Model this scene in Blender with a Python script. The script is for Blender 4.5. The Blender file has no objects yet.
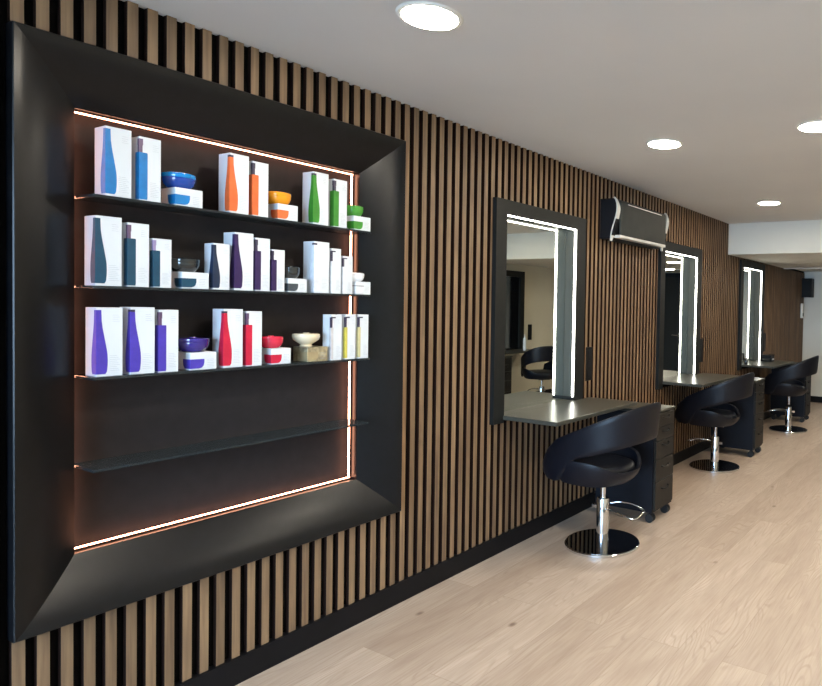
import bpy, bmesh, math
from mathutils import Vector, Matrix
PI = math.pi
scn = bpy.context.scene
COL = scn.collection

# ------------------------------------------------------------------ materials
def s2l(c):
    return tuple(((v/255)/12.92 if v/255 <= .04045 else ((v/255+.055)/1.055)**2.4) for v in c) + (1.0,)

def mat(name, rgb, rough=.5, metal=0., spec=.5, coat=0., emit=None, estr=0., lin=False):
    m = bpy.data.materials.new(name); m.use_nodes = True
    b = m.node_tree.nodes['Principled BSDF']
    b.inputs['Base Color'].default_value = tuple(rgb)+(1.,) if lin else s2l(rgb)
    b.inputs['Roughness'].default_value = rough
    b.inputs['Metallic'].default_value = metal
    b.inputs['Specular IOR Level'].default_value = spec
    b.inputs['Coat Weight'].default_value = coat
    if emit:
        b.inputs['Emission Color'].default_value = s2l(emit)
        b.inputs['Emission Strength'].default_value = estr
    return m

def nodes(m):
    nt = m.node_tree
    return nt, nt.nodes, nt.links, nt.nodes['Principled BSDF']

def noise_tint(m, c1, c2, scale=8, stretch=(1, 1, 1), detail=4, bump=0., rough=None):
    """vary the base colour between two tones with object-space noise"""
    nt, N, L, b = nodes(m)
    tc = N.new('ShaderNodeTexCoord'); mp = N.new('ShaderNodeMapping'); mp.inputs['Scale'].default_value = stretch
    nz = N.new('ShaderNodeTexNoise'); nz.inputs['Scale'].default_value = scale; nz.inputs['Detail'].default_value = detail
    cr = N.new('ShaderNodeValToRGB'); cr.color_ramp.elements[0].color = s2l(c1); cr.color_ramp.elements[1].color = s2l(c2)
    cr.color_ramp.elements[0].position = .3; cr.color_ramp.elements[1].position = .7
    L.new(tc.outputs['Object'], mp.inputs[0]); L.new(mp.outputs[0], nz.inputs[0]); L.new(nz.outputs[0], cr.inputs[0])
    L.new(cr.outputs[0], b.inputs['Base Color'])
    if bump:
        bp = N.new('ShaderNodeBump'); bp.inputs['Strength'].default_value = bump; bp.inputs['Distance'].default_value = .002
        L.new(nz.outputs[0], bp.inputs['Height']); L.new(bp.outputs[0], b.inputs['Normal'])
    return m

M = {}
M['black_satin'] = noise_tint(mat('black_satin', (13, 14, 17), .29, spec=.24), (13, 14, 16), (17, 18, 21), 30)
M['back_panel'] = noise_tint(mat('back_panel', (42, 40, 41), .6, spec=.12), (42, 39, 40), (46, 43, 44), 20)
M['black_frame'] = noise_tint(mat('black_frame', (22, 23, 24), .5, spec=.22), (22, 23, 23), (26, 27, 26), 25)
M['black_felt'] = mat('black_felt', (12, 11, 11), .95, spec=.1)
M['baseboard'] = noise_tint(mat('baseboard', (13, 13, 16), .5, spec=.2), (11, 11, 14), (15, 15, 19), 12)
M['leather'] = noise_tint(mat('leather', (11, 14, 22), .42, spec=.3), (9, 12, 20), (13, 16, 26), 90, bump=.1)
M['cabinet'] = noise_tint(mat('cabinet', (11, 13, 21), .5, spec=.25), (9, 11, 18), (13, 15, 24), 20)
M['drawer'] = noise_tint(mat('drawer', (31, 29, 27), .5, spec=.25), (29, 27, 25), (35, 33, 30), 20)
M['counter'] = noise_tint(mat('counter', (60, 60, 54), .3), (57, 57, 51), (65, 65, 59), 40)
M['chrome'] = mat('chrome', (215, 218, 222), .09, 1.)
M['black_glass'] = mat('black_glass', (8, 8, 10), .05, 0., .9, 1.)
M['rubber'] = mat('rubber', (14, 14, 15), .6)
M['mirror'] = mat('mirror', (228, 232, 226), .0, 1.)
M['ceiling'] = noise_tint(mat('ceiling', (208, 207, 207), .9), (206, 205, 205), (212, 211, 210), 1.2)
M['plaster'] = noise_tint(mat('plaster', (214, 213, 205), .85), (210, 209, 201), (218, 217, 209), 2.)
M['cream_wall'] = noise_tint(mat('cream_wall', (214, 206, 186), .85), (210, 202, 182), (218, 210, 190), 2.)
M['white_paint'] = mat('white_paint', (225, 225, 220), .6)
M['reveal_grey'] = mat('reveal_grey', (66, 68, 63), .45, spec=.3)
M['silver'] = mat('silver', (208, 207, 203), .4, .1)
M['ac_panel'] = noise_tint(mat('ac_panel', (58, 60, 58), .65, spec=.25), (56, 58, 56), (60, 62, 60), 15)
M['ac_body'] = mat('ac_body', (15, 16, 21), .5, spec=.25)
M['led_white'] = mat('led_white', (255, 255, 255), emit=(255, 253, 240), estr=7)
M['led_warm'] = mat('led_warm', (255, 220, 200), emit=(255, 172, 134), estr=9)
M['downlight'] = mat('downlight', (255, 255, 255), emit=(255, 244, 224), estr=76)
M['carton'] = mat('carton', (206, 212, 218), .5, spec=.3)
M['ink'] = mat('ink', (150, 158, 170), .6)
M['gold_carton'] = noise_tint(mat('gold_carton', (172, 160, 128), .3, .35), (120, 110, 86), (190, 178, 146), 45)
M['plastic_black'] = mat('plastic_black', (10, 10, 11), .5, spec=.25)
M['street'] = mat('street', (120, 120, 118), .9)

def colour_pair(n, rgb, dark=None):
    M['print_'+n] = noise_tint(mat('print_'+n, rgb, .45, spec=.3), tuple(int(v*.86) for v in rgb), tuple(int(v*.96) for v in rgb), 30)
    g = mat('jar_'+n, rgb, .08, coat=.6)
    M['jar_'+n] = g
for n, c in dict(blue=(0, 122, 194), orange=(238, 112, 58), green=(62, 140, 48), teal=(22, 72, 98), navy=(30, 46, 74),
                 plum=(52, 32, 84), grey=(70, 78, 86), white=(232, 236, 244), purple=(78, 62, 178), red=(206, 32, 66),
                 gold=(176, 158, 120), ivory=(206, 204, 208), yellow=(216, 204, 92), cream=(210, 202, 152)).items():
    colour_pair(n, c)
M['print_cap_dark'] = mat('print_cap_dark', (48, 42, 66), .4)
M['print_cap_plum'] = mat('print_cap_plum', (84, 62, 92), .4)
M['print_cap_lilac'] = mat('print_cap_lilac', (140, 126, 168), .4)
M['jar_amber'] = mat('jar_amber', (226, 148, 20), .08, coat=.6)
M['jar_darkblue'] = mat('jar_darkblue', (14, 62, 150), .08, coat=.6)
M['jar_smoke'] = mat('jar_smoke', (26, 32, 36), .05, coat=.9)
M['jar_violet'] = mat('jar_violet', (48, 34, 120), .06, coat=.8)
M['jar_pearl'] = mat('jar_pearl', (222, 208, 178), .1, coat=.6)

# tinted glass: see-through + glossy
def glassy(name, tint, mixf, rough=.03):
    m = bpy.data.materials.new(name); m.use_nodes = True
    nt = m.node_tree; N = nt.nodes; L = nt.links; N.clear()
    o = N.new('ShaderNodeOutputMaterial'); mx = N.new('ShaderNodeMixShader')
    t = N.new('ShaderNodeBsdfTransparent'); t.inputs[0].default_value = tint+(1,)
    g = N.new('ShaderNodeBsdfGlossy'); g.inputs['Roughness'].default_value = rough
    fr = N.new('ShaderNodeFresnel'); fr.inputs[0].default_value = 1.5
    mt = N.new('ShaderNodeMath'); mt.operation = 'MULTIPLY'; mt.inputs[1].default_value = mixf
    L.new(fr.outputs[0], mt.inputs[0]); L.new(mt.outputs[0], mx.inputs[0])
    L.new(t.outputs[0], mx.inputs[1]); L.new(g.outputs[0], mx.inputs[2]); L.new(mx.outputs[0], o.inputs[0])
    return m
M['shelf_glass'] = glassy('shelf_glass', (.50, .56, .60), 1., .10)
_nt = M['shelf_glass'].node_tree; _o = [q for q in _nt.nodes if q.type == 'OUTPUT_MATERIAL'][0]; _src = _o.inputs[0].links[0].from_socket
_d = _nt.nodes.new('ShaderNodeBsdfDiffuse'); _d.inputs[0].default_value = (.05, .065, .075, 1)
_m = _nt.nodes.new('ShaderNodeMixShader'); _m.inputs[0].default_value = .35
_nt.links.new(_src, _m.inputs[1]); _nt.links.new(_d.outputs[0], _m.inputs[2]); _nt.links.new(_m.outputs[0], _o.inputs[0])
M['window_glass'] = glassy('window_glass', (.93, .95, .95), 1.0)
M['jar_clear'] = glassy('jar_clear', (.6, .62, .62), 1.2)

# slat wood: colour shifts from slat to slat, grain runs upward
def wood_slats():
    m = mat('slat_wood', (150, 112, 78), .55)
    nt, N, L, b = nodes(m)
    tc = N.new('ShaderNodeTexCoord'); sp = N.new('ShaderNodeSeparateXYZ'); L.new(tc.outputs['Object'], sp.inputs[0])
    sn = N.new('ShaderNodeMath'); sn.operation = 'MULTIPLY'; sn.inputs[1].default_value = 1/.0593
    of = N.new('ShaderNodeMath'); of.operation = 'ADD'; of.inputs[1].default_value = -19.376+.3
    L.new(sp.outputs['Y'], sn.inputs[0]); L.new(sn.outputs[0], of.inputs[0])
    fl = N.new('ShaderNodeMath'); fl.operation = 'FLOOR'; L.new(of.outputs[0], fl.inputs[0])
    wn = N.new('ShaderNodeTexWhiteNoise'); wn.noise_dimensions = '1D'; L.new(fl.outputs[0], wn.inputs['W'])
    mp = N.new('ShaderNodeMapping'); mp.inputs['Scale'].default_value = (60, 60, 3.0)
    L.new(tc.outputs['Object'], mp.inputs[0])
    cb = N.new('ShaderNodeVectorMath'); cb.operation = 'ADD'; L.new(mp.outputs[0], cb.inputs[0]); L.new(wn.outputs['Color'], cb.inputs[1])
    nz = N.new('ShaderNodeTexNoise'); nz.inputs['Scale'].default_value = 1.; nz.inputs['Detail'].default_value = 5
    L.new(cb.outputs[0], nz.inputs[0])
    r1 = N.new('ShaderNodeValToRGB'); r1.color_ramp.elements[0].color = s2l((103, 80, 59)); r1.color_ramp.elements[1].color = s2l((140, 113, 83))
    r1.color_ramp.elements[0].position = .3; r1.color_ramp.elements[1].position = .7
    L.new(nz.outputs[0], r1.inputs[0])
    hv = N.new('ShaderNodeHueSaturation')
    mr = N.new('ShaderNodeMapRange'); mr.inputs['To Min'].default_value = .78; mr.inputs['To Max'].default_value = 1.16
    L.new(wn.outputs['Value'], mr.inputs[0]); L.new(mr.outputs[0], hv.inputs['Value']); L.new(r1.outputs[0], hv.inputs['Color'])
    L.new(hv.outputs[0], b.inputs['Base Color'])
    return m
M['slat_wood'] = wood_slats()
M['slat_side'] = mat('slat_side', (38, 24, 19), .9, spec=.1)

def floor_mat():
    m = mat('oak_floor', (200, 180, 155), .42)
    nt, N, L, b = nodes(m)
    tc = N.new('ShaderNodeTexCoord')
    rot = N.new('ShaderNodeMapping'); rot.inputs['Rotation'].default_value = (0, 0, PI/2)   # planks run along y
    L.new(tc.outputs['Object'], rot.inputs[0])
    br = N.new('ShaderNodeTexBrick'); br.inputs['Scale'].default_value = 1.
    br.inputs['Brick Width'].default_value = 1.9; br.inputs['Row Height'].default_value = .2
    br.inputs['Mortar Size'].default_value = .0012; br.inputs['Mortar Smooth'].default_value = .2
    br.offset = .37; br.offset_frequency = 2
    br.inputs['Color1'].default_value = (0, 0, 0, 1); br.inputs['Color2'].default_value = (1, 1, 1, 1); br.inputs['Mortar'].default_value = (.5, .5, .5, 1)
    L.new(rot.outputs[0], br.inputs[0])
    bw = N.new('ShaderNodeRGBToBW'); L.new(br.outputs['Color'], bw.inputs[0])
    # grain
    shift = N.new('ShaderNodeVectorMath'); shift.operation = 'SCALE'; shift.inputs['Scale'].default_value = 7.
    L.new(br.outputs['Color'], shift.inputs[0])
    mp = N.new('ShaderNodeMapping'); mp.inputs['Scale'].default_value = (9, 1.5, 1)
    L.new(tc.outputs['Object'], mp.inputs[0])
    ad = N.new('ShaderNodeVectorMath'); ad.operation = 'ADD'; L.new(mp.outputs[0], ad.inputs[0]); L.new(shift.outputs[0], ad.inputs[1])
    n1 = N.new('ShaderNodeTexNoise'); n1.inputs['Scale'].default_value = 1.; n1.inputs['Detail'].default_value = 6; n1.inputs['Distortion'].default_value = .8
    L.new(ad.outputs[0], n1.inputs[0])
    mp2 = N.new('ShaderNodeMapping'); mp2.inputs['Scale'].default_value = (110, 5, 1); L.new(tc.outputs['Object'], mp2.inputs[0])
    n2 = N.new('ShaderNodeTexNoise'); n2.inputs['Scale'].default_value = 1.; n2.inputs['Detail'].default_value = 3
    L.new(mp2.outputs[0], n2.inputs[0])
    # cathedral rings
    mp3 = N.new('ShaderNodeMapping'); mp3.inputs['Scale'].default_value = (5.5, .75, 1); L.new(tc.outputs['Object'], mp3.inputs[0])
    ad3 = N.new('ShaderNodeVectorMath'); ad3.operation = 'ADD'; L.new(mp3.outputs[0], ad3.inputs[0]); L.new(shift.outputs[0], ad3.inputs[1])
    n3 = N.new('ShaderNodeTexNoise'); n3.inputs['Scale'].default_value = 1.; n3.inputs['Detail'].default_value = 1.; n3.inputs['Distortion'].default_value = .3
    L.new(ad3.outputs[0], n3.inputs[0])
    r = N.new('ShaderNodeValToRGB'); e = r.color_ramp.elements
    e[0].color = s2l((170, 152, 136)); e[0].position = .25; e[1].color = s2l((194, 179, 164)); e[1].position = .75
    L.new(n1.outputs[0], r.inputs[0])
    def mul(a, fac, c, blend='MULTIPLY'):
        x = N.new('ShaderNodeMix'); x.data_type = 'RGBA'; x.blend_type = blend
        L.new(a, x.inputs['A'])
        if isinstance(c, tuple): x.inputs['B'].default_value = c
        else: L.new(c, x.inputs['B'])
        if isinstance(fac, float): x.inputs['Factor'].default_value = fac
        else: L.new(fac, x.inputs['Factor'])
        return x.outputs['Result']
    def rng(src, a, b_, c, d):
        x = N.new('ShaderNodeMapRange'); x.inputs['From Min'].default_value = a; x.inputs['From Max'].default_value = b_
        x.inputs['To Min'].default_value = c; x.inputs['To Max'].default_value = d; L.new(src, x.inputs[0]); return x.outputs[0]
    o = mul(r.outputs[0], rng(n2.outputs[0], .4, .8, 0, .32), s2l((178, 150, 124)))
    ml = N.new('ShaderNodeMath'); ml.operation = 'MULTIPLY'; ml.inputs[1].default_value = 170.; L.new(n3.outputs[0], ml.inputs[0])
    si = N.new('ShaderNodeMath'); si.operation = 'SINE'; L.new(ml.outputs[0], si.inputs[0])
    msk = N.new('ShaderNodeMath'); msk.operation = 'MULTIPLY'; L.new(rng(si.outputs[0], .35, 1., 0., .27), msk.inputs[0]); L.new(rng(n1.outputs[0], .45, .62, 0., 1.), msk.inputs[1])
    o = mul(o, msk.outputs[0], s2l((168, 140, 114)))
    o = mul(o, rng(bw.outputs[0], 0, 1, 0, .35), s2l((188, 172, 160)))
    # knots
    vo = N.new('ShaderNodeTexVoronoi'); mpv = N.new('ShaderNodeMapping'); mpv.inputs['Scale'].default_value = (4.2, 2.6, 1)
    L.new(tc.outputs['Object'], mpv.inputs[0]); L.new(mpv.outputs[0], vo.inputs[0]); vo.inputs['Scale'].default_value = 1.
    o = mul(o, rng(vo.outputs['Distance'], .03, .085, .8, 0.), s2l((92, 66, 46)), 'MIX')
    o = mul(o, rng(br.outputs['Fac'], 0, 1, 0, .45), s2l((120, 96, 74)), 'MIX')
    L.new(o, b.inputs['Base Color'])
    bp = N.new('ShaderNodeBump'); bp.inputs['Strength'].default_value = .08; bp.inputs['Distance'].default_value = .002
    L.new(n2.outputs[0], bp.inputs['Height']); L.new(bp.outputs[0], b.inputs['Normal'])
    return m
M['floor'] = floor_mat()

# ------------------------------------------------------------------ mesh helpers
def box(bm, x0, y0, z0, x1, y1, z1, mi=0, faces='all'):
    v = [bm.verts.new(p) for p in ((x0, y0, z0), (x1, y0, z0), (x1, y1, z0), (x0, y1, z0), (x0, y0, z1), (x1, y0, z1), (x1, y1, z1), (x0, y1, z1))]
    for q in ((3, 2, 1, 0), (4, 5, 6, 7), (0, 1, 5, 4), (1, 2, 6, 5), (2, 3, 7, 6), (3, 0, 4, 7)):
        f = bm.faces.new([v[i] for i in q]); f.material_index = mi
    return v

def bbox(x0, y0, z0, x1, y1, z1, r=.004, seg=2):
    bm = bmesh.new(); box(bm, x0, y0, z0, x1, y1, z1)
    if r: bmesh.ops.bevel(bm, geom=bm.edges[:], offset=r, segments=seg, affect='EDGES', profile=.5)
    return bm

def lathe(bm, prof, n=32, sx=1., sy=1., c=(0, 0, 0), ex=1.):
    """profile of (r,z); ex<1 gives a superellipse plan"""
    rings = []
    def sp(v): return math.copysign(abs(v)**ex, v)
    for r, z in prof:
        if r < 1e-6: rings.append([bm.verts.new((c[0], c[1], c[2]+z))]); continue
        rings.append([bm.verts.new((c[0]+r*sx*sp(math.cos(2*PI*i/n)), c[1]+r*sy*sp(math.sin(2*PI*i/n)), c[2]+z)) for i in range(n)])
    for a, b in zip(rings, rings[1:]):
        for i in range(n):
            j = (i+1) % n
            if len(a) == 1 and len(b) == 1: continue
            if len(a) == 1: bm.faces.new((a[0], b[j], b[i]))
            elif len(b) == 1: bm.faces.new((a[i], a[j], b[0]))
            else: bm.faces.new((a[i], a[j], b[j], b[i]))
    if len(rings[0]) > 1: bm.faces.new(rings[0][::-1])
    if len(rings[-1]) > 1: bm.faces.new(rings[-1])
    return bm

def tube(bm, pts, r, n=10, closed=False):
    pts = [Vector(p) for p in pts]; rings = []
    N = len(pts)
    up = Vector((0, 0, 1))
    for i, p in enumerate(pts):
        if closed: d = (pts[(i+1) % N]-pts[i-1]).normalized()
        else: d = (pts[min(i+1, N-1)]-pts[max(i-1, 0)]).normalized()
        u = d.cross(up)
        if u.length < .05: u = d.cross(Vector((1, 0, 0)))
        u.normalize(); w = u.cross(d)
        rings.append([bm.verts.new(p+r*(u*math.cos(2*PI*k/n)+w*math.sin(2*PI*k/n))) for k in range(n)])
    for i in range(N if closed else N-1):
        a, b = rings[i], rings[(i+1) % N]
        for k in range(n):
            bm.faces.new((a[k], a[(k+1) % n], b[(k+1) % n], b[k]))
    if not closed: bm.faces.new(rings[0][::-1]); bm.faces.new(rings[-1])
    return bm

def smooth_path(pts, k=6):
    pts = [Vector(p) for p in pts]; out = []
    for i in range(len(pts)-1):
        p0 = pts[max(i-1, 0)]; p1 = pts[i]; p2 = pts[i+1]; p3 = pts[min(i+2, len(pts)-1)]
        for j in range(k):
            t = j/k
            out.append(.5*((2*p1)+(-p0+p2)*t+(2*p0-5*p1+4*p2-p3)*t*t+(-p0+3*p1-3*p2+p3)*t**3))
    out.append(pts[-1]); return out

def obj(name, bm, mats, parent=None, loc=(0, 0, 0), rz=0, smooth=None, label=None):
    bmesh.ops.recalc_face_normals(bm, faces=bm.faces[:])
    me = bpy.data.meshes.new(name); bm.to_mesh(me); bm.free()
    for m in (mats if isinstance(mats, (list, tuple)) else [mats]): me.materials.append(M[m])
    if smooth:
        for p in me.polygons: p.use_smooth = True
        me.set_sharp_from_angle(angle=math.radians(smooth))
    o = bpy.data.objects.new(name, me); COL.objects.link(o)
    o.location = loc; o.rotation_euler = (0, 0, rz)
    if parent: o.parent = parent
    if label: o['label'] = label
    return o

def thing(name, label, cat, loc=(0, 0, 0), rz=0, group=None):
    o = bpy.data.objects.new(name, None); COL.objects.link(o); o.empty_display_size = .1
    o.location = loc; o.rotation_euler = (0, 0, rz)
    return tag(o, label, cat, group)
def tag(o, label, cat, group=None):
    o['label'] = label; o['category'] = cat
    if group: o['group'] = group
    return o
def struct(name, bm, mats, parent=None, smooth=None):
    o = obj(name, bm, mats, parent, smooth=smooth)
    o['kind'] = 'structure'
    return o
def dup(root, loc, rz, label, group=None, skip=()):
    r = root.copy(); COL.objects.link(r); r.location = loc; r.rotation_euler = (0, 0, rz); r['label'] = label
    if group: r['group'] = group
    for ch in list(root.children):
        if ch.name.split('.')[0] in skip: continue
        c = ch.copy(); COL.objects.link(c); c.parent = r
        for g in list(ch.children):
            d = g.copy(); COL.objects.link(d); d.parent = c
    return r

# ------------------------------------------------------------------ room
W, YB, YE, H, HS, YS = 3.66, -2.4, 10.9, 2.5, 2.148, 7.06
BACK = -.022                                     # face of the black felt behind the slats
MIR = [(2.945, 3.935), (5.20, 6.19), (7.46, 8.45)]; MDZ = [0, -.022, -.022]     # outer y range of the three mirror frames
MZ0, MZ1 = .80, 2.145
FY0, FY1, FZ0, FZ1, FW = .789, 2.26, .4736, 2.309, .186  # display frame
holes = [(FY0+.03, FZ0+.03, FY1-.03, FZ1-.03)] + [(a+.03, MZ0+.03+dz, b-.03, MZ1-.03+dz) for (a, b), dz in zip(MIR, MDZ)]

def subtract(y0, z0, y1, z1, hs):
    """rectangle minus rectangles -> list of rectangles"""
    out = [(y0, z0, y1, z1)]
    for a, b, c, d in hs:
        nxt = []
        for (p, q, r, s) in out:
            if c <= p or a >= r or d <= q or b >= s: nxt.append((p, q, r, s)); continue
            if a > p: nxt.append((p, q, a, s))
            if c < r: nxt.append((c, q, r, s))
            m0, m1 = max(p, a), min(r, c)
            if b > q: nxt.append((m0, q, m1, b))
            if d < s: nxt.append((m0, d, m1, s))
        out = nxt
    return out

bm = bmesh.new(); box(bm, -.3, YB-.2, -.1, W+.2, YE+.2, 0); struct('floor', bm, 'floor')
bm = bmesh.new(); box(bm, -.3, YB-.2, H, W+.2, YS+.2, H+.1); struct('ceiling', bm, 'ceiling')
bm = bmesh.new()
box(bm, -.3, YS, HS, W+.2, 9.55, H); box(bm, -.3, 9.55, HS+.03, W+.2, YE+.2, H)
struct('trim_1', bm, 'plaster')                   # lowered ceiling at the far end
bm = bmesh.new(); box(bm, 0.001, 9.50, HS-.012, W, 9.56, HS+.001); struct('trim_2', bm, 'white_paint')

bm = bmesh.new()
for r in subtract(YB, 0, YE, H, holes): box(bm, -.28, r[0], r[1], BACK, r[2], r[3])
wl = struct('wall_left', bm, 'black_felt')
# wooden slats, cut where frames sit on the wall
bm = bmesh.new(); PITCH = .0593; k0 = int((YB-1.149)/PITCH)+1; k = k0
cut = [(FY0, FZ0, FY1, FZ1)] + [(a, MZ0+dz, b, MZ1+dz) for (a, b), dz in zip(MIR, MDZ)] + [(4.008, .962, 4.108, 1.214), (6.24, .955, 6.34, 1.2), (8.56, .955, 8.66, 1.2)]
while 1.149+k*PITCH+.0315 < YE:
    y = 1.149+k*PITCH; top = H if y+.0315 < YS+.01 else HS
    for a, b, c, d in subtract(y, .10, y+.0315, top, cut):
        if c-a < .004: continue
        box(bm, BACK, a, b, 0., c, d, 1)
    k += 1
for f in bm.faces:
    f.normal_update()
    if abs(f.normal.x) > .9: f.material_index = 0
sl = struct('wall_left_slats', bm, ['slat_wood', 'slat_side'], wl)
bm = bmesh.new(); box(bm, BACK, YB, 0, .012, YE, .105); struct('baseboard_left', bm, 'baseboard')

bm = bmesh.new(); box(bm, -.3, YE, 0, W+.2, YE+.2, HS+.03); struct('wall_back', bm, 'plaster')
bm = bmesh.new(); box(bm, .013, YE-.015, 0, 1.19, YE, .10); box(bm, 3.0, YE-.015, 0, W, YE, .1); struct('baseboard_back', bm, 'baseboard')
bm = bmesh.new(); box(bm, W, YB-.2, 0, W+.2, YE, H); struct('wall_right', bm, 'cream_wall')
bm = bmesh.new(); box(bm, W-.015, YB, 0, W, YE-.016, .10); struct('baseboard_right', bm, 'baseboard')
# dark door in the end wall (seen in the second mirror)
bm = bbox(1.2, YE-.045, 0.0, 2.98, YE-.001, 2.17, .004); d1 = struct('door_1', bm, 'cabinet')
bm = bbox(1.28, YE-.055, .12, 2.90, YE-.045, 2.08, .003); obj('door_panel', bm, 'black_frame', d1)
bm = bmesh.new(); tube(bm, [(2.14, YE-.05, 1.02), (2.14, YE-.1, 1.02), (2.26, YE-.1, 1.02)], .009); obj('door_handle', bm, 'chrome', d1)

# shopfront behind the camera: sill, piers, glazing
bm = bmesh.new()
for r in subtract(-.3, 0, W+.2, H, [(.15, .12, W-.15, 2.35)]): box(bm, r[0], YB-.2, r[1], r[2], YB, r[3])
struct('wall_front', bm, 'plaster')
bm = bmesh.new()
for r in ((.15, .12, .21, 2.35), (W-.21, .12, W-.15, 2.35), (1.8, .12, 1.86, 2.35), (.21, .12, 1.8, .18), (.21, 2.29, 1.8, 2.35), (1.86, .12, W-.21, .18), (1.86, 2.29, W-.21, 2.35)):
    box(bm, r[0], YB-.14, r[1], r[2], YB-.06, r[3])
w1 = struct('window_1', bm, 'black_frame')
bm = bmesh.new(); box(bm, .21, YB-.105, .18, 1.8, YB-.095, 2.29); box(bm, 1.86, YB-.105, .18, W-.21, YB-.095, 2.29)
obj('window_pane', bm, 'window_glass', w1)
bm = bmesh.new(); box(bm, -6, YB-14, -.25, 10, YB-.2, -.12); struct('ground', bm, 'street')

# ------------------------------------------------------------------ display frame
df = thing('display_frame', 'large black sloping-sided wall display frame with dark glass shelves and warm light lines', 'display', (0, FY0, FZ0))
def L3(p): return (p[0], p[1]-FY0, p[2]-FZ0)
XO, XL, XB = .03, -.076, -.150
iy0, iy1, iz0, iz1 = FY0+FW, FY1-FW, FZ0+FW, FZ1-FW
def framering(levels):
    """levels: list of (x, y0, y1, z0, z1) rectangles joined in order"""
    bm = bmesh.new(); R = []
    for x, a, b, c, d in levels:
        R.append([bm.verts.new(L3(p)) for p in ((x, a, c), (x, b, c), (x, b, d), (x, a, d))])
    for p, q in zip(R, R[1:]):
        for i in range(4): bm.faces.new((p[i], p[(i+1) % 4], q[(i+1) % 4], q[i]))
    return bm, R
lv = [(BACK, FY0, FY1, FZ0, FZ1), (XO-.003, FY0, FY1, FZ0, FZ1)]
for q in range(13):
    tt = q/12; w_ = .003+(FW-.003)*tt; x_ = XO-(XO-XL)*tt**1.35
    lv.append((x_, FY0+w_, FY1-w_, FZ0+w_, FZ1-w_))
lv += [(XL-.006, iy0, iy1, iz0, iz1), (XL-.006, iy0-.02, iy1+.02, iz0-.02, iz1+.02), (BACK-.06, FY0+.031, FY1-.031, FZ0+.031, FZ1-.031), (BACK, FY0+.031, FY1-.031, FZ0+.031, FZ1-.031)]
bm, R = framering(lv)
n = len(R)-1
for i in range(4): bm.faces.new((R[n][i], R[n][(i+1) % 4], R[0][(i+1) % 4], R[0][i]))
mitre = [e for e in bm.edges if any(e.verts[0] in r and e.verts[1] in q and r.index(e.verts[0]) == q.index(e.verts[1]) for r, q in list(zip(R, R[1:]))+list(zip(R[1:], R)))]
for e in mitre: e.smooth = False
for fc in bm.faces: fc.smooth = True
for k_ in (0, 1, 2, 14, 15, 16, 17, 18):
    if k_ < len(R):
        for i in range(4):
            e = bm.edges.get((R[k_][i], R[k_][(i+1) % 4]))
            if e: e.smooth = False
bv = obj('sloped_frame', bm, 'black_satin', df)
RG = .006
bm, R = framering([(XL-.006, iy0-RG, iy1+RG, iz0-RG, iz1+RG), (XB, iy0-RG, iy1+RG, iz0-RG, iz1+RG), (XB-.012, iy0-RG, iy1+RG, iz0-RG, iz1+RG)])
bm.faces.new(R[1]); bm.faces.new(R[2])
for fc in bm.faces: fc.material_index = 0 if len({round(v.co.x, 4) for v in fc.verts}) == 1 else 1
obj('back_panel', bm, ['back_panel', 'black_satin'], df)
# light strips in the back corners of the recess
for (a, b, c, d, lab) in ((iy0+.0, iy1, iz1-.0055, iz1-.001, None), (iy0, iy1, iz0+.002, iz0+.0065, None),
                     (iy0+.001, iy0+.009, iz0+.011, iz1-.010, None), (iy1-.010, iy1-.003, iz0+.011, iz1-.010, None)):
    bm = bmesh.new(); box(bm, XB+.024, a-FY0, c-FZ0, XB+.028, b-FY0, d-FZ0)
    obj('light_strip', bm, 'led_warm', df)
SH = {1: 1.841, 2: 1.547, 3: 1.250, 4: .950}
for s in (1, 2, 3, 4):
    bm = bbox(XB+.016, iy0+.011-FY0, SH[s]-.009-FZ0, .026, iy1-.014-FY0, SH[s]-FZ0, .0012, 1)
    obj('glass_shelf', bm, 'shelf_glass', df)

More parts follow.
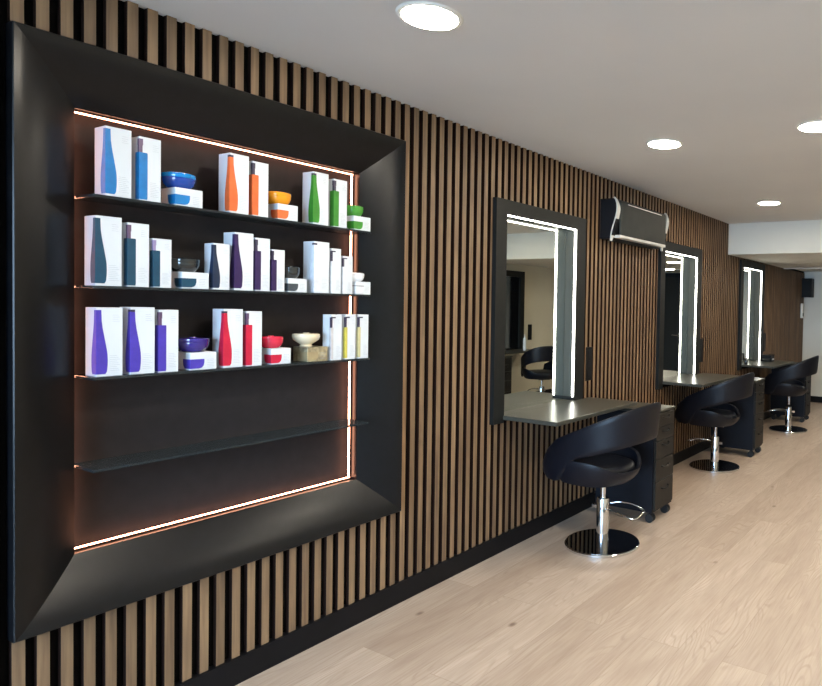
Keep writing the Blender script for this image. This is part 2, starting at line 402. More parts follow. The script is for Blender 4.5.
# ------------------------------------------------------------------ cartons and jars
def carton(name, label, colour, kind, y, w, h, shelf, group, cap='print_cap_dark', edge='carton', xc=.012, depth=None):
    s = depth or w
    t = thing(name, label, 'box', (xc, y, SH[shelf]+.0004), 0, group)
    bm = bmesh.new(); box(bm, -s, 0, 0, 0, w, h); bmesh.ops.bevel(bm, geom=bm.edges[:], offset=.0009, segments=1, affect='EDGES')
    obj('box_body', bm, edge, t)
    def wrapped(nm, prof, m, e=.0004, q=1.):
        """prof: list (r, z); a flat printed picture folded around the near corner"""
        bm = bmesh.new(); F = []; S = []; C = []
        for r, z in prof:
            F.append(bm.verts.new((e, r*w, z*h))); C.append(bm.verts.new((e, -e, z*h))); S.append(bm.verts.new((-r*w*q, -e, z*h)))
        for i in range(len(prof)-1):
            bm.faces.new((C[i], F[i], F[i+1], C[i+1])); bm.faces.new((S[i], C[i], C[i+1], S[i+1]))
        return obj(nm, bm, m, t)
    if kind == 'bottle':
        P = [(.34, .035), (.40, .07), (.425, .16), (.43, .24), (.42, .32), (.39, .40), (.345, .49), (.29, .60), (.24, .70), (.205, .80), (.19, .93)]
        wrapped('printed_bottle', P, 'print_'+colour)
        wrapped('printed_cap', [(.19, .93), (.19, .965)], cap)
    elif kind == 'tube':
        wrapped('printed_bottle', [(.36, .02), (.38, .05), (.38, .74), (.36, .755)], 'print_'+colour)
        wrapped('printed_cap', [(.15, .755), (.15, .86), (.17, .87), (.17, .965)], cap)
    elif kind == 'pump':
        wrapped('printed_bottle', [(.20, .03), (.22, .05), (.22, .70), (.21, .715)], 'print_'+colour)
        bm = bmesh.new()
        box(bm, .0002, 0, .715*h, .0008, .13*w, .94*h); box(bm, -.13*w, -.0008, .715*h, .0002, -.0002, .94*h); box(bm, .0002, 0, .92*h, .0008, .42*w, .95*h)
        obj('printed_cap', bm, cap, t)
    elif kind == 'jar':
        wrapped('printed_jar', [(.34, .08), (.44, .13), (.50, .24), (.53, .42), (.53, .62)], 'print_'+colour)
        wrapped('printed_cap', [(.54, .63), (.54, .68)], cap)
    bm = bmesh.new()
    if kind == 'jar':
        for i in range(5): box(bm, .0002, .63*w, (.18+.1*i)*h, .0005, (.90-.04*(i % 2))*w, (.18+.1*i)*h+.0008)
    else:
        for i in range(9): box(bm, .0002, .50*w, (.08+.027*i)*h, .0005, (.90-.06*(i % 3))*w, (.08+.027*i)*h+.0007)
        obj('printed_text', bm, 'ink', t); bm = bmesh.new()
        for i in range(4): box(bm, .0002, .62*w, (.80+.03*i)*h, .0005, (.88-.05*(i % 2))*w, (.80+.03*i)*h+.0006)
    obj('printed_text', bm, 'ink', t)
    return t

def jar(label, y, shelf, hbase, r, h, body, lid, xc, group, kind='bowl'):
    t = thing('cosmetic_jar', label, 'jar', (xc, y, SH[shelf]+hbase+.0009), 0, group)
    bm = bmesh.new()
    if kind == 'bowl':
        P = [(r*.62, 0), (r*.70, h*.04), (r*.90, h*.25), (r, h*.52), (r*.99, h*.66)]
    else:       # footed bowl
        P = [(r*.45, 0), (r*.48, h*.05), (r*.40, h*.16), (r*.62, h*.30), (r*.95, h*.55), (r, h*.72)]
    lathe(bm, P, 32); obj('jar_body', bm, body, t, smooth=40)
    z0 = P[-1][1]
    bm = bmesh.new(); lathe(bm, [(r*1.0, z0), (r*1.02, z0+h*.04), (r*1.0, z0+h*.24), (r*.90, z0+h*.30), (r*.25, z0+h*.31), (r*.22, z0+h*.36), (0, z0+h*.37)], 32)
    obj('jar_lid', bm, lid, t, smooth=40)
    return t

G1, G2, G3 = 'hair product cartons on the top shelf', 'hair product cartons on the second shelf', 'hair product cartons on the third shelf'
GJ = 'jars on top of the jar cartons'
# top shelf
carton('product_box', 'tall white carton with blue bottle picture, first on the top shelf', 'blue', 'bottle', 1.0235, .0735, .227, 1, G1, 'print_blue')
carton('product_box', 'white carton with capped blue cylinder picture on the top shelf', 'blue', 'tube', 1.1196, .066, .216, 1, G1, 'print_cap_plum')
carton('product_box', 'low white carton with blue jar picture under the blue jar', 'blue', 'jar', 1.231, .092, .0645, 1, G1, 'carton')
carton('product_box', 'tall white carton with orange bottle picture on the top shelf', 'orange', 'bottle', 1.4195, .0735, .227, 1, G1, 'print_cap_dark')
carton('product_box', 'white carton with capped orange cylinder picture on the top shelf', 'orange', 'tube', 1.507, .0645, .214, 1, G1)
carton('product_box', 'low white carton with orange jar picture under the amber jar', 'orange', 'jar', 1.612, .0875, .0645, 1, G1, 'carton')
carton('product_box', 'tall white carton with green bottle picture on the top shelf', 'green', 'bottle', 1.770, .0735, .225, 1, G1, 'print_cap_dark')
carton('product_box', 'white carton with capped green cylinder picture on the top shelf', 'green', 'tube', 1.870, .068, .212, 1, G1)
carton('product_box', 'low white carton with green jar picture under the green jar', 'green', 'jar', 1.975, .092, .0645, 1, G1, 'carton')
jar('round blue jar with blue lid on a low carton, top shelf left', 1.268, 1, .0645, .052, .058, 'jar_darkblue', 'jar_blue', -.040, GJ)
jar('round amber jar with orange lid on a low carton, top shelf middle', 1.645, 1, .0645, .048, .052, 'jar_amber', 'jar_amber', -.038, GJ)
jar('round green jar with green lid on a low carton, top shelf right', 2.012, 1, .0645, .045, .052, 'jar_green', 'jar_green', -.040, GJ)
# second shelf
carton('product_box', 'tall white carton with dark teal bottle picture, first on the second shelf', 'teal', 'bottle', .996, .0735, .227, 2, G2, 'print_teal')
carton('product_box', 'white carton with wide dark teal cylinder picture, second on the second shelf', 'teal', 'tube', 1.086, .064, .215, 2, G2, 'print_cap_plum')
carton('product_box', 'shorter white carton with slim teal cylinder picture, third on the second shelf', 'teal', 'tube', 1.162, .058, .170, 2, G2, 'print_cap_lilac')
carton('product_box', 'low white carton with smoky teal jar picture on the second shelf', 'teal', 'jar', 1.254, .092, .0600, 2, G2, 'carton')
carton('product_box', 'short white carton with navy bottle picture in front of the plum ones', 'navy', 'bottle', 1.3595, .0605, .173, 2, G2, 'print_navy', xc=.014, depth=.058)
carton('product_box', 'tall white carton with dark plum bottle picture on the second shelf', 'plum', 'bottle', 1.4395, .0735, .223, 2, G2, 'print_plum')
carton('product_box', 'white carton with plum cylinder picture beside the plum bottle carton', 'plum', 'tube', 1.5205, .060, .210, 2, G2, 'print_cap_dark')
carton('product_box', 'shorter white carton with plum cylinder picture beside the low grey-jar carton', 'plum', 'tube', 1.588, .0555, .170, 2, G2, 'print_cap_dark')
carton('product_box', 'low white carton with grey jar picture on the second shelf', 'grey', 'jar', 1.6585, .085, .0575, 2, G2, 'carton')
carton('product_box', 'tall plain white carton with faint pale bottle picture on the second shelf', 'white', 'bottle', 1.777, .0735, .222, 2, G2, 'print_cap_dark')
carton('product_box', 'slim plain white carton, taller of the two slim pale ones', 'white', 'pump', 1.861, .049, .199, 2, G2)
carton('product_box', 'slim plain white carton, shorter of the two slim pale ones', 'white', 'pump', 1.920, .0515, .170, 2, G2)
carton('product_box', 'low plain white carton with dark line under the white jar', 'white', 'jar', 1.989, .082, .0590, 2, G2, 'print_cap_dark')
jar('smoky dark glass jar on a low carton, left part of the second shelf', 1.285, 2, .060, .050, .052, 'jar_smoke', 'jar_smoke', -.040, GJ)
jar('small dark clear glass jar beside the plum cartons, second shelf', 1.700, 2, .0575, .036, .052, 'jar_smoke', 'jar_smoke', -.036, GJ)
jar('white jar with white lid on a low carton, second shelf right', 2.020, 2, .059, .042, .042, 'jar_white', 'jar_white', -.036, GJ)
# third shelf
carton('product_box', 'tall white carton with purple bottle picture, first on the third shelf', 'purple', 'bottle', .999, .0735, .226, 3, G3, 'print_purple')
carton('product_box', 'tall white carton with purple bottle picture, second on the third shelf', 'purple', 'bottle', 1.0945, .0735, .228, 3, G3, 'print_cap_dark')
carton('product_box', 'white carton with capped purple cylinder picture on the third shelf', 'purple', 'tube', 1.1805, .063, .2195, 3, G3, 'print_cap_plum')
carton('product_box', 'low white carton with purple jar picture under the violet jar', 'purple', 'jar', 1.2835, .0915, .0637, 3, G3, 'carton')
carton('product_box', 'tall white carton with red bottle picture on the third shelf', 'red', 'bottle', 1.400, .0735, .224, 3, G3)
carton('product_box', 'white carton with capped red cylinder picture on the third shelf', 'red', 'tube', 1.4865, .063, .2161, 3, G3, 'print_cap_plum')
carton('product_box', 'low white carton with red jar picture under the red jar', 'red', 'jar', 1.588, .0855, .0642, 3, G3, 'carton')
carton('product_box', 'low gold champagne carton under the pearl footed bowl jar', 'gold', 'jar', 1.7486, .0975, .0627, 3, G3, 'print_gold', edge='gold_carton')
carton('product_box', 'slim white carton with pale pump bottle picture beside the gold carton', 'ivory', 'pump', 1.862, .056, .203, 3, G3)
carton('product_box', 'slim white carton with yellow pump bottle picture on the third shelf', 'yellow', 'pump', 1.935, .056, .204, 3, G3)
carton('product_box', 'slim white carton with cream pump bottle picture, last on the third shelf', 'cream', 'pump', 2.006, .056, .2034, 3, G3)
jar('round violet jar with dark lid on a low carton, third shelf left', 1.318, 3, .0637, .052, .054, 'jar_violet', 'jar_violet', -.040, GJ)
jar('round red jar with red lid on a low carton, third shelf middle', 1.620, 3, .0642, .045, .050, 'jar_red', 'jar_red', -.040, GJ)
jar('pearl cream footed bowl jar on the gold carton, third shelf', 1.782, 3, .0627, .055, .056, 'jar_pearl', 'jar_pearl', -.045, GJ, 'foot')

# ------------------------------------------------------------------ mirrors with lit frames
def mirror_frame(label, lit=True, wid=.99, z0=MZ0, z1=MZ1, depth=True):
    """local: x=0 wall face, y from 0, z absolute"""
    t = thing('wall_mirror', label, 'mirror', (0, 0, 0), 0, 'black framed wall mirrors')
    jl, jr, jt, xf, xm = .098, .118, .088, .030, -.066
    a, b = (.031, wid-.031)
    bm = bmesh.new()
    box(bm, BACK+.0005, 0, z0, xf, jl, z1); box(bm, BACK+.0005, wid-jr, z0, xf, wid, z1); box(bm, BACK+.0005, jl, z1-jt, xf, wid-jr, z1)
    # inner reveal going back to the mirror
    box(bm, xm-.002, a, z0+.031, BACK+.0005, jl, z1-.031); box(bm, xm-.002, wid-jr, z0+.031, BACK+.0005, b, z1-.031); box(bm, xm-.002, jl, z1-jt, BACK+.0005, wid-jr, z1-.031)
    obj('frame', bm, 'black_frame', t)
    bm = bmesh.new(); box(bm, xm-.02, a, z0+.031, xm-.0025, b, z1-.031); obj('backing', bm, 'black_frame', t)
    bm = bmesh.new(); box(bm, xm-.0020, jl+.0005, z0+.032, xm+.003, wid-jr-.0005, z1-jt-.0005); obj('mirror_glass', bm, 'mirror', t)
    if lit:
        for (p, q, r, s) in ((wid-jr-.0095, wid-jr-.0005, .870, z1-jt-.001), (jl+.0125, wid-jr-.0125, z1-jt-.007, z1-jt-.0008)):
            bm = bmesh.new(); box(bm, .012, p, r, .024, q, s); obj('light_strip', bm, 'led_white', t)
        bm = bmesh.new(); box(bm, xm+.004, wid-jr-.004, .870, .011, wid-jr-.0003, z1-jt-.001)
        obj('inner_panel', bm, 'reveal_grey', t)
    return t
m0 = mirror_frame('nearest tall black framed mirror with white light strips on slat wall')
m0.location = (0, MIR[0][0], 0)
dup(m0, (0, MIR[1][0], MDZ[1]), 0, 'middle black framed mirror with light strips, right of the air conditioner')
dup(m0, (0, MIR[2][0], MDZ[2]), 0, 'farthest black framed mirror with light strips, nearest the end wall')

def make_counter(label, group='black styling counters'):
    bm = bbox(.0315, 0, .820, .425, 1.0, .845, .002, 1)
    # tongue that runs into the mirror reveal
    box(bm, -.0615, .0145, .832, .0316, .7865, .8449)
    t = obj('styling_counter', bm, 'counter'); tag(t, label, 'counter', group); return t
c0 = make_counter('black wall-hung styling counter under the nearest lit mirror')
c0.location = (0, MIR[0][0]+.0855, 0)
for i, lab in ((1, 'black wall-hung styling counter under the middle lit mirror'), (2, 'black wall-hung styling counter under the farthest lit mirror')):
    c = c0.copy(); COL.objects.link(c); c.location = (0, MIR[i][0]+.0855, 0); c['label'] = lab

# ------------------------------------------------------------------ salon chair (local: back towards +x, front towards -x)
def smoothstep(a, b, x):
    t = max(0, min(1, (x-a)/(b-a))); return t*t*(3-2*t)
def make_chair(label, group):
    t = thing('salon_chair', label, 'chair', (0, 0, 0), 0, group)
    bm = bmesh.new(); NA, NV = 72, 12; PH = 152
    def pt(ph, v, off):
        c, s = math.cos(ph), math.sin(ph)
        ux = math.copysign(abs(c)**.85, c); uy = math.copysign(abs(s)**.85, s)
        deg = abs(math.degrees(ph))
        x0 = .332*ux
        zt = .93-(.332-x0)*.41 - .035*smoothstep(120, PH, deg) - .012*(1-c)
        zb = .705-(.332-x0)*.30
        zb = zb+(.432-zb)*smoothstep(92, 118, deg) + .03*smoothstep(135, PH, deg)
        z = zb+(zt-zb)*v
        sc = 1+.26*(z-.7)
        ax, ay = .332*sc+off, .305*sc+off
        if ux < 0: ux *= 1+.30*(1-smoothstep(.48, .70, z))
        return (ax*ux, ay*uy, z)
    grid = {}
    for side, off in ((0, 0.), (1, -.030)):
        for i in range(NA+1):
            ph = math.radians(-PH+2*PH*i/NA)
            for j in range(NV+1):
                v = j/NV
                o2 = off
                if side == 0 and (j == 0 or j == NV): o2 = -.007
                if side == 1 and (j == 0 or j == NV): o2 = -.023
                if i in (0, NA): o2 = -.007 if side == 0 else -.023
                vv = v
                grid[side, i, j] = bm.verts.new(pt(ph, vv, o2))
    for s in (0, 1):
        for i in range(NA):
            for j in range(NV):
                bm.faces.new((grid[s, i, j], grid[s, i+1, j], grid[s, i+1, j+1], grid[s, i, j+1]))
    for i in range(NA):
        for j in (0, NV): bm.faces.new((grid[0, i, j], grid[0, i+1, j], grid[1, i+1, j], grid[1, i, j]))
    for j in range(NV):
        for i in (0, NA): bm.faces.new((grid[0, i, j], grid[0, i, j+1], grid[1, i, j+1], grid[1, i, j]))
    obj('backrest', bm, 'leather', t, smooth=60)
    bm = bmesh.new(); PS = 117; NS = 60; NW = 8; g = {}
    def rim(ph, v, side):
        c, q = math.cos(ph), math.sin(ph); deg = abs(math.degrees(ph))
        ux = math.copysign(abs(c)**.85, c); uy = math.copysign(abs(q)**.85, q)
        zr = .508+.075*smoothstep(30, 92, deg)
        z = .424+(zr-.424)*v
        if side == 1: z = max(z-.004, .44) if v < 1 else zr-.004
        sc = 1+.26*(z-.7)
        sub = .085*(1-smoothstep(25, 98, deg))+.05*(1-v)**2.2+(.026 if side else .001)+(.004 if v == 1 and not side else 0)
        if ux < 0: ux *= 1+.30*(1-smoothstep(.48, .70, z))
        return ((.332*sc-sub)*ux, (.305*sc-sub*.9)*uy, z)
    for sd in (0, 1):
        for i in range(NS+1):
            for j in range(NW+1): g[sd, i, j] = bm.verts.new(rim(math.radians(-PS+2*PS*i/NS), j/NW, sd))
    for sd in (0, 1):
        for i in range(NS):
            for j in range(NW): bm.faces.new((g[sd, i, j], g[sd, i+1, j], g[sd, i+1, j+1], g[sd, i, j+1]))
    for i in range(NS):
        for j in (0, NW): bm.faces.new((g[0, i, j], g[0, i+1, j], g[1, i+1, j], g[1, i, j]))
    for j in range(NW):
        for i in (0, NS): bm.faces.new((g[0, i, j], g[0, i, j+1], g[1, i, j+1], g[1, i, j]))
    obj('seat_shell', bm, 'leather', t, smooth=60)
    bm = bmesh.new()
    lathe(bm, [(.0, .419), (.20, .4195), (.225, .426), (.235, .44), (.24, .47), (.238, .505), (.228, .522), (.20, .532), (.12, .537), (0, .538)], 48, .98, .98, (-.045, 0, 0), .88)
    obj('seat_cushion', bm, 'leather', t, smooth=60)
    bm = bmesh.new(); box(bm, -.11, -.09, .408, .11, .09, .4185); lathe(bm, [(.017, .29), (.017, .408)], 24); obj('piston', bm, 'chrome', t, smooth=40)
    bm = bmesh.new(); lathe(bm, [(.040, .0205), (.040, .292), (.037, .300), (.018, .302)], 32); obj('column', bm, 'chrome', t, smooth=40)
    bm = bmesh.new(); lathe(bm, [(.235, .0), (.240, .003), (.240, .015), (.236, .0185), (.2305, .019)], 72); pl = obj('base_plate', bm, 'chrome', t, smooth=30)
    bm = bmesh.new(); lathe(bm, [(.2300, .0182), (.2295, .0200), (0, .0202)], 72); obj('base_top', bm, 'black_glass', pl, smooth=30)
    return t
def pump(parent, side, deg):
    bm = bmesh.new()
    P = smooth_path([(.036, .035, .262), (.10, .06, .272), (.19, .065, .268), (.262, .06, .243), (.272, .02, .238), (.262, -.06, .222), (.20, -.07, .232), (.10, -.05, .24), (.036, -.02, .236)], 5)
    tube(bm, P, .0065, 8); box(bm, -.075, -.012, .226, -.036, .012, .25)
    o = obj('foot_pump', bm, 'chrome', parent, smooth=50); o.rotation_euler = (0, 0, math.radians(deg)); return o
GC = 'black hydraulic salon chairs'
ch1 = make_chair('nearest black salon chair on round chrome base, below the first lit mirror', GC)
base_children = list(ch1.children)
ch1.location = (.467, 3.503, 0); ch1.rotation_euler = (0, 0, 0)
ch2 = dup(ch1, (.365, 5.79, 0), math.radians(0), 'middle black salon chair on round chrome base, below the middle mirror')
ch3 = dup(ch1, (.477, 8.124, 0), math.radians(4), 'farthest black salon chair of the slat wall row, nearest the end wall')
ch4 = dup(ch1, (3.03, 7.83, 0), math.radians(214), 'black salon chair seen only as a reflection in the nearest mirror')
for c in ch3.children:
    if c.name.split('.')[0] in ('backrest', 'seat_shell', 'seat_cushion', 'piston'): c.location.z += .035
pump(ch1, 1, 0); pump(ch2, 1, 186); pump(ch3, 1, 200); pump(ch4, 1, 60)

# ------------------------------------------------------------------ drawer trolleys
def make_trolley(label, group):
    t = thing('drawer_trolley', label, 'trolley', (0, 0, 0), 0, group)
    x0, x1, y0, y1, z0, z1 = -.235, .225, -.165, .165, .075, .775
    bm = bmesh.new(); box(bm, x0, y0, z0, x1, y0+.016, z1); box(bm, x0, y1-.016, z0, x1, y1, z1); box(bm, x0, y0+.016, z0, x0+.012, y1-.016, z1); box(bm, x0+.012, y0+.016, z0, x1, y1-.016, z0+.016)
    obj('cabinet_body', bm, 'cabinet', t)
    bm = bbox(x0, y0, z1, x1+.016, y1, z1+.018, .003, 1); obj('top_tray', bm, 'counter', t)
    zs = [.097, .292, .448, .578, .674, .772]
    for a, b in zip(zs, zs[1:]):
        bm = bbox(x1-.02, y0+.0165, a, x1+.016, y1-.0165, b-.004, .002, 1); d = obj('drawer', bm, 'drawer', t)
        hz = b-.030 if b-a < .14 else b-.058
        bm = bmesh.new(); tube(bm, smooth_path([(x1+.0155, -.055, hz), (x1+.026, -.045, hz-.006), (x1+.032, 0, hz-.012), (x1+.026, .045, hz-.006), (x1+.0155, .055, hz)], 4), .0065, 8)
        obj('handle', bm, 'plastic_black', d, smooth=50)
    for sx in (x0+.04, x1-.03):
        for sy in (y0+.04, y1-.04):
            bm = bmesh.new()
            c = Vector((sx, sy, .031)); n = 20
            for yy0, yy1 in ((-.022, -.006), (.006, .022)):
                A = [bm.verts.new(c+Vector((.031*math.cos(2*PI*i/n), yy0, .031*math.sin(2*PI*i/n)))) for i in range(n)]
                B = [bm.verts.new(c+Vector((.031*math.cos(2*PI*i/n), yy1, .031*math.sin(2*PI*i/n)))) for i in range(n)]
                for i in range(n): bm.faces.new((A[i], A[(i+1) % n], B[(i+1) % n], B[i]))
                bm.faces.new(A[::-1]); bm.faces.new(B)
            box(bm, sx-.012, sy-.0055, .03, sx+.012, sy+.0055, .0745)
            obj('caster', bm, 'rubber', t, smooth=40)
    return t
GT = 'black drawer trolleys on casters'
t1 = make_trolley('nearest black drawer trolley on casters, behind the first salon chair', GT); t1.location = (.345, 4.172, 0)
dup(t1, (.335, 6.53, 0), 0, 'middle black drawer trolley with bright top, behind the second salon chair')
dup(t1, (.30, 8.93, 0), 0, 'farthest black drawer trolley, behind the third salon chair')
dup(t1, (3.34, 7.05, 0), PI, 'black drawer trolley by the right wall, seen only in the mirror')

# ------------------------------------------------------------------ station on the right wall (seen in the mirror)
mo = dup(m0, (W-.0, 8.13, -.05), PI, 'unlit black framed dark glass panel on the cream wall, seen only in reflection', skip=('light_strip', 'backing', 'inner_panel', 'mirror_glass', 'frame'))
mo['group'] = 'black framed wall mirrors'
bm = bmesh.new()
box(bm, .001, 0, .85, .05, .10, 2.09); box(bm, .001, .90, .85, .05, 1.0, 2.09); box(bm, .001, .10, 2.0, .05, .90, 2.09)
obj('frame', bm, 'black_frame', mo)
bm = bmesh.new(); box(bm, .001, .101, .85, .012, .899, 1.999); obj('glass', bm, 'black_glass', mo)
bm = bbox(W-.43, 7.06, .80, W-.052, 8.12, .825, .002, 1); tag(obj('styling_counter', bm, 'counter'), 'styling counter on the right wall, seen only as a pale edge in reflection', 'counter', 'black styling counters')

def socket_strip(label, loc, rz):
    t = thing('socket_strip', label, 'power socket', loc, rz, 'black socket strips')
    bm = bbox(0, -.048, -.125, .012, .048, .125, .003, 2); obj('plate', bm, 'plastic_black', t)
    for i in (-1, 0, 1):
        bm = bmesh.new(); c = (0, 0, 0)
        n = 20
        A = [bm.verts.new((.0125, .026*math.cos(2*PI*k/n), i*.075+.026*math.sin(2*PI*k/n))) for k in range(n)]
        B = [bm.verts.new((.0145, .026*math.cos(2*PI*k/n), i*.075+.026*math.sin(2*PI*k/n))) for k in range(n)]
        for k in range(n): bm.faces.new((A[k], A[(k+1) % n], B[(k+1) % n], B[k]))
        bm.faces.new(B); bm.faces.new(A[::-1]); obj('socket', bm, 'ac_body', t)
    return t
s0 = socket_strip('black triple socket strip right of the nearest mirror', (BACK+.001, 4.058, 1.088), 0)
s0.location.x = -.010
dup(s0, (-.010, 6.29, 1.078), 0, 'black triple socket strip right of the middle mirror')
dup(s0, (-.010, 8.61, 1.078), 0, 'black triple socket strip right of the farthest mirror')
dup(s0, (W-.0005, 8.34, 1.08), PI, 'black socket strip on the cream wall, seen only in reflection')

# ------------------------------------------------------------------ air conditioner
ac = thing('air_conditioner', 'black wall air conditioner with silver curved trim between two mirrors', 'air conditioner', (0.0006, 4.175, 2.03))
AL = .90
prof = [(.0, .30), (.118, .30), (.130, .288), (.136, .255), (.136, .12), (.120, .05), (.085, .0), (.0, .0)]
trimc = [(.112, .303), (.128, .285), (.138, .255), (.141, .225), (.136, .185), (.122, .135), (.104, .08), (.092, .03), (.088, -.018)]
def extr(prof, y0, y1, off=0.):
    bm = bmesh.new(); A = [bm.verts.new((p[0], y0, p[1])) for p in prof]; B = [bm.verts.new((p[0], y1, p[1])) for p in prof]
    n = len(prof)
    for i in range(n): bm.faces.new((A[i], A[(i+1) % n], B[(i+1) % n], B[i]))
    bm.faces.new(A[::-1]); bm.faces.new(B); return bm
obj('housing', extr(prof, 0, AL), 'ac_body', ac, smooth=30)
def strip(pr, y0, y1, th, wid=None):
    """band hugging the front curve, thickness th outward"""
    bm = bmesh.new(); n = len(pr); O = []; I = []
    V = [Vector((p[0], 0, p[1])) for p in pr]
    def nrm(i):
        d = (V[min(i+1, n-1)]-V[max(i-1, 0)]).normalized(); return Vector((-d.z, 0, d.x))
    rows = []
    for i in range(n):
        w = wid[i] if wid else 1.
        ya, yb = y0, y0+(y1-y0)*w
        q = nrm(i)
        rows.append([bm.verts.new((V[i].x+q.x*a, y, V[i].z+q.z*a)) for a, y in ((.0003, ya), (th, ya), (th, yb), (.0003, yb))])
    for a, b in zip(rows, rows[1:]):
        for i in range(4): bm.faces.new((a[i], a[(i+1) % 4], b[(i+1) % 4], b[i]))
    bm.faces.new(rows[0]); bm.faces.new(rows[-1][::-1]); return bm
front = smooth_path([(p[0], 0, p[1]) for p in trimc], 3); front = [(p[0], p[2]) for p in front]
bm = bbox(.1365, .052, .030, .150, AL-.048, .283, .003); obj('front_panel', bm, 'ac_panel', ac, smooth=40)
wd = [.35+.65*smoothstep(.0, .9, i/(len(front)-1))*1.0 for i in range(len(front))]
wd = [.30+.55*smoothstep(.0, .45, i/(len(front)-1))+.25*smoothstep(.5, .8, i/(len(front)-1))-.7*smoothstep(.82, 1., i/(len(front)-1)) for i in range(len(front))]
obj('side_trim', strip(front, -.003, .052, .010, wd), 'silver', ac, smooth=40)
obj('side_trim', strip(front, AL+.003, AL-.046, .014, wd), 'silver', ac, smooth=40)
bm = bbox(.09, .05, .008, .150, AL-.045, .0295, .003); obj('bottom_trim', bm, 'silver', ac)
bm = bmesh.new(); box(bm, .1502, .16, .268, .1520, AL-.14, .274); obj('top_trim', bm, 'silver', ac)
bm = bbox(.015, .07, -.006, .075, AL-.07, -.0001, .002, 1); obj('air_flap', bm, 'ac_body', ac)

# ------------------------------------------------------------------ far corner
sp = thing('speaker', 'small dark box speaker high in the far corner of the end wall', 'speaker', (.075, YE-.0, 1.90))
bm = bbox(-.085, -.22, -.155, .085, -.03, .155, .006); obj('cabinet_box', bm, 'ac_body', sp)
bm = bbox(-.075, -.228, -.145, .075, -.2202, .145, .003, 1); obj('grille', bm, 'plastic_black', sp)
bm = bmesh.new(); box(bm, -.03, -.03, -.04, .03, -.001, .04); obj('bracket', bm, 'silver', sp)
ph = thing('wall_thermostat', 'small white wall unit on the slats below the corner speaker', 'thermostat', (.0006, 10.62, 1.40))
bm = bbox(0, 0, 0, .035, .09, .24, .006); obj('case', bm, 'white_paint', ph)
bm = bmesh.new(); box(bm, .0352, .02, .03, .038, .07, .08); obj('button', bm, 'ac_body', ph)

# things on the farthest counter
CT = .8452
tr = thing('towel_box', 'small black box with chrome front on the farthest counter', 'box', (.14, 8.22, CT))
bm = bbox(-.07, 0, 0, .07, .14, .085, .006); obj('body', bm, 'plastic_black', tr)
bm = bmesh.new(); box(bm, .0702, .02, .02, .073, .12, .04); obj('front_plate', bm, 'chrome', tr)
bm = bmesh.new(); box(bm, -.05, -.003, .02, .05, -.0003, .042); obj('side_plate', bm, 'chrome', tr)
gl = thing('glass_tumbler', 'small clear glass tumbler beside the black box on farthest counter', 'glass', (.16, 8.42, CT))
bm = bmesh.new(); lathe(bm, [(.030, 0), (.036, .085), (.033, .085), (.028, .006)], 24); obj('cup', bm, 'jar_clear', gl, smooth=50)
bt = thing('spray_bottle', 'small dark bottle at the near end of the farthest counter', 'bottle', (.07, 7.60, CT))
bm = bmesh.new(); lathe(bm, [(.022, 0), (.024, .004), (.024, .07), (.012, .085)], 20); obj('body', bm, 'jar_smoke', bt, smooth=40)
bm = bmesh.new(); lathe(bm, [(.010, .0852), (.010, .11), (0, .11)], 16); obj('cap', bm, 'silver', bt, smooth=40)
wb = thing('lotion_bottle', 'tall slim pale bottle on the right wall counter, seen in reflection', 'bottle', (W-.32, 7.80, .8256))
bm = bmesh.new(); lathe(bm, [(.02, 0), (.024, .004), (.024, .18), (.01, .2)], 20); obj('body', bm, 'carton', wb, smooth=40)
bm = bmesh.new(); lathe(bm, [(.01, .2002), (.01, .24), (0, .24)], 16); obj('cap', bm, 'silver', wb, smooth=40)

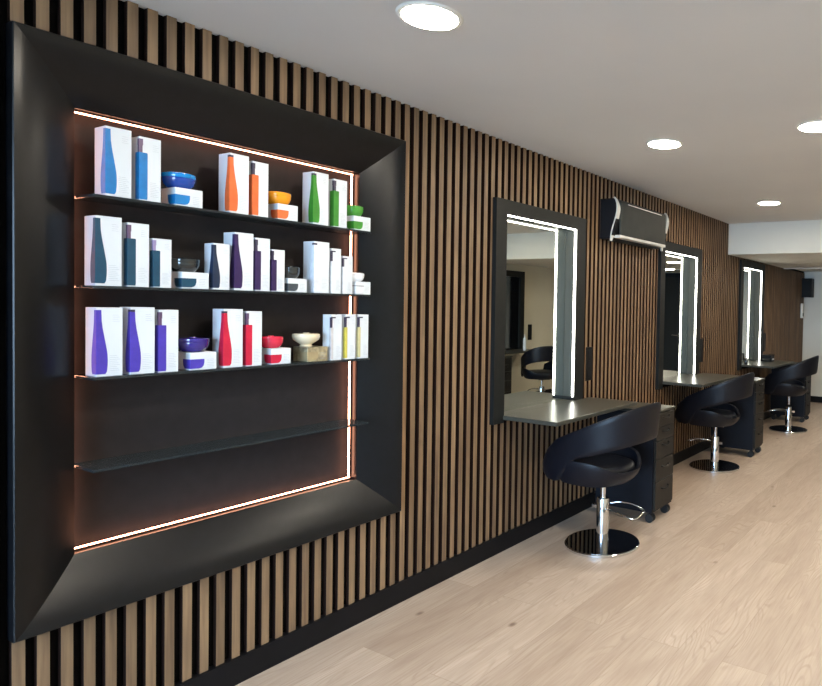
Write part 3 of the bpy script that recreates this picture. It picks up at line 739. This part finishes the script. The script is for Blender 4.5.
# ------------------------------------------------------------------ downlights
dl0 = None
DL = [(.833, 1.623, H, 'large round ceiling downlight nearest the camera, above the display frame'),
      (.848, 3.49, H, 'round ceiling downlight above the nearest mirror'),
      (1.745, 3.49, H, 'round ceiling downlight cut by the right edge of the photo'),
      (.829, 5.79, H, 'small round ceiling downlight farthest along the slat wall'),
      (1.745, 5.79, H, 'round ceiling downlight in middle column beyond the right photo edge'),
      (1.745, 1.623, H, 'round ceiling downlight in middle column above the photo'),
      (2.65, 1.623, H, 'round ceiling downlight in the right column above the photo'),
      (2.65, 3.49, H, 'round ceiling downlight in the right column, second row'),
      (2.65, 5.79, H, 'round ceiling downlight in the right column, third row'),
      (.99, 8.01, HS, 'round downlight in the lowered ceiling, upper streak in the middle mirror'),
      (1.70, 9.40, HS, 'round downlight in the lowered ceiling, lower streak in the middle mirror')]
for x, y, z, lab in DL:
    if dl0 is None:
        dl0 = thing('ceiling_downlight', lab, 'ceiling light', (x, y, z), 0, 'round ceiling downlights')
        bm = bmesh.new(); lathe(bm, [(.094, -.0005), (.094, -.007), (.106, -.006), (.112, -.0005)], 64)
        obj('rim', bm, 'white_paint', dl0, smooth=30)
        bm = bmesh.new(); lathe(bm, [(.0, -.0085), (.0935, -.0078), (.0935, -.0072)], 64); obj('diffuser', bm, 'downlight', dl0)
    else:
        dup(dl0, (x, y, z), 0, lab)

# ------------------------------------------------------------------ light
wd = bpy.data.worlds.new('daylight'); scn.world = wd; wd.use_nodes = True
bg = wd.node_tree.nodes['Background']; bg.inputs[0].default_value = (.50, .72, 1., 1); bg.inputs[1].default_value = 12.5
for x0, x1 in ((.21, 1.8), (1.86, W-.21)):
    l = bpy.data.lights.new('window_portal', 'AREA'); l.shape = 'RECTANGLE'; l.size = x1-x0; l.size_y = 2.1
    l.cycles.is_portal = True
    o = bpy.data.objects.new('window_portal', l); COL.objects.link(o); o.location = ((x0+x1)/2, YB-.15, 1.23); o.rotation_euler = (PI/2, 0, 0)

# ------------------------------------------------------------------ camera
cam = bpy.data.cameras.new('camera'); co = bpy.data.objects.new('camera', cam); COL.objects.link(co); scn.camera = co
yaw, pitch, roll = .49982, -.025106, .021595
f = Vector((-math.sin(yaw)*math.cos(pitch), math.cos(yaw)*math.cos(pitch), math.sin(pitch)))
r = Vector((math.cos(yaw), math.sin(yaw), 0)); u = r.cross(f)
r2 = r*math.cos(roll)+u*math.sin(roll); u2 = -r*math.sin(roll)+u*math.cos(roll)
co.matrix_world = Matrix(((r2.x, u2.x, -f.x, 2.50524), (r2.y, u2.y, -f.y, 0), (r2.z, u2.z, -f.z, 1.51386), (0, 0, 0, 1)))
cam.sensor_width = 36; cam.lens = 640.065/822*36
cam.shift_x = (411-624.054)/822; cam.shift_y = (323.402-343)/822
cam.clip_start = .05

vs = scn.view_settings; vs.view_transform = 'Standard'; vs.look = 'None'; vs.gamma = 1; vs.use_curve_mapping = False; vs.exposure = 1.3
scn.cycles.max_bounces = 10; scn.cycles.diffuse_bounces = 5; scn.cycles.glossy_bounces = 5; scn.cycles.transparent_max_bounces = 12
scn.cycles.use_denoising = True; scn.cycles.sample_clamp_indirect = 6
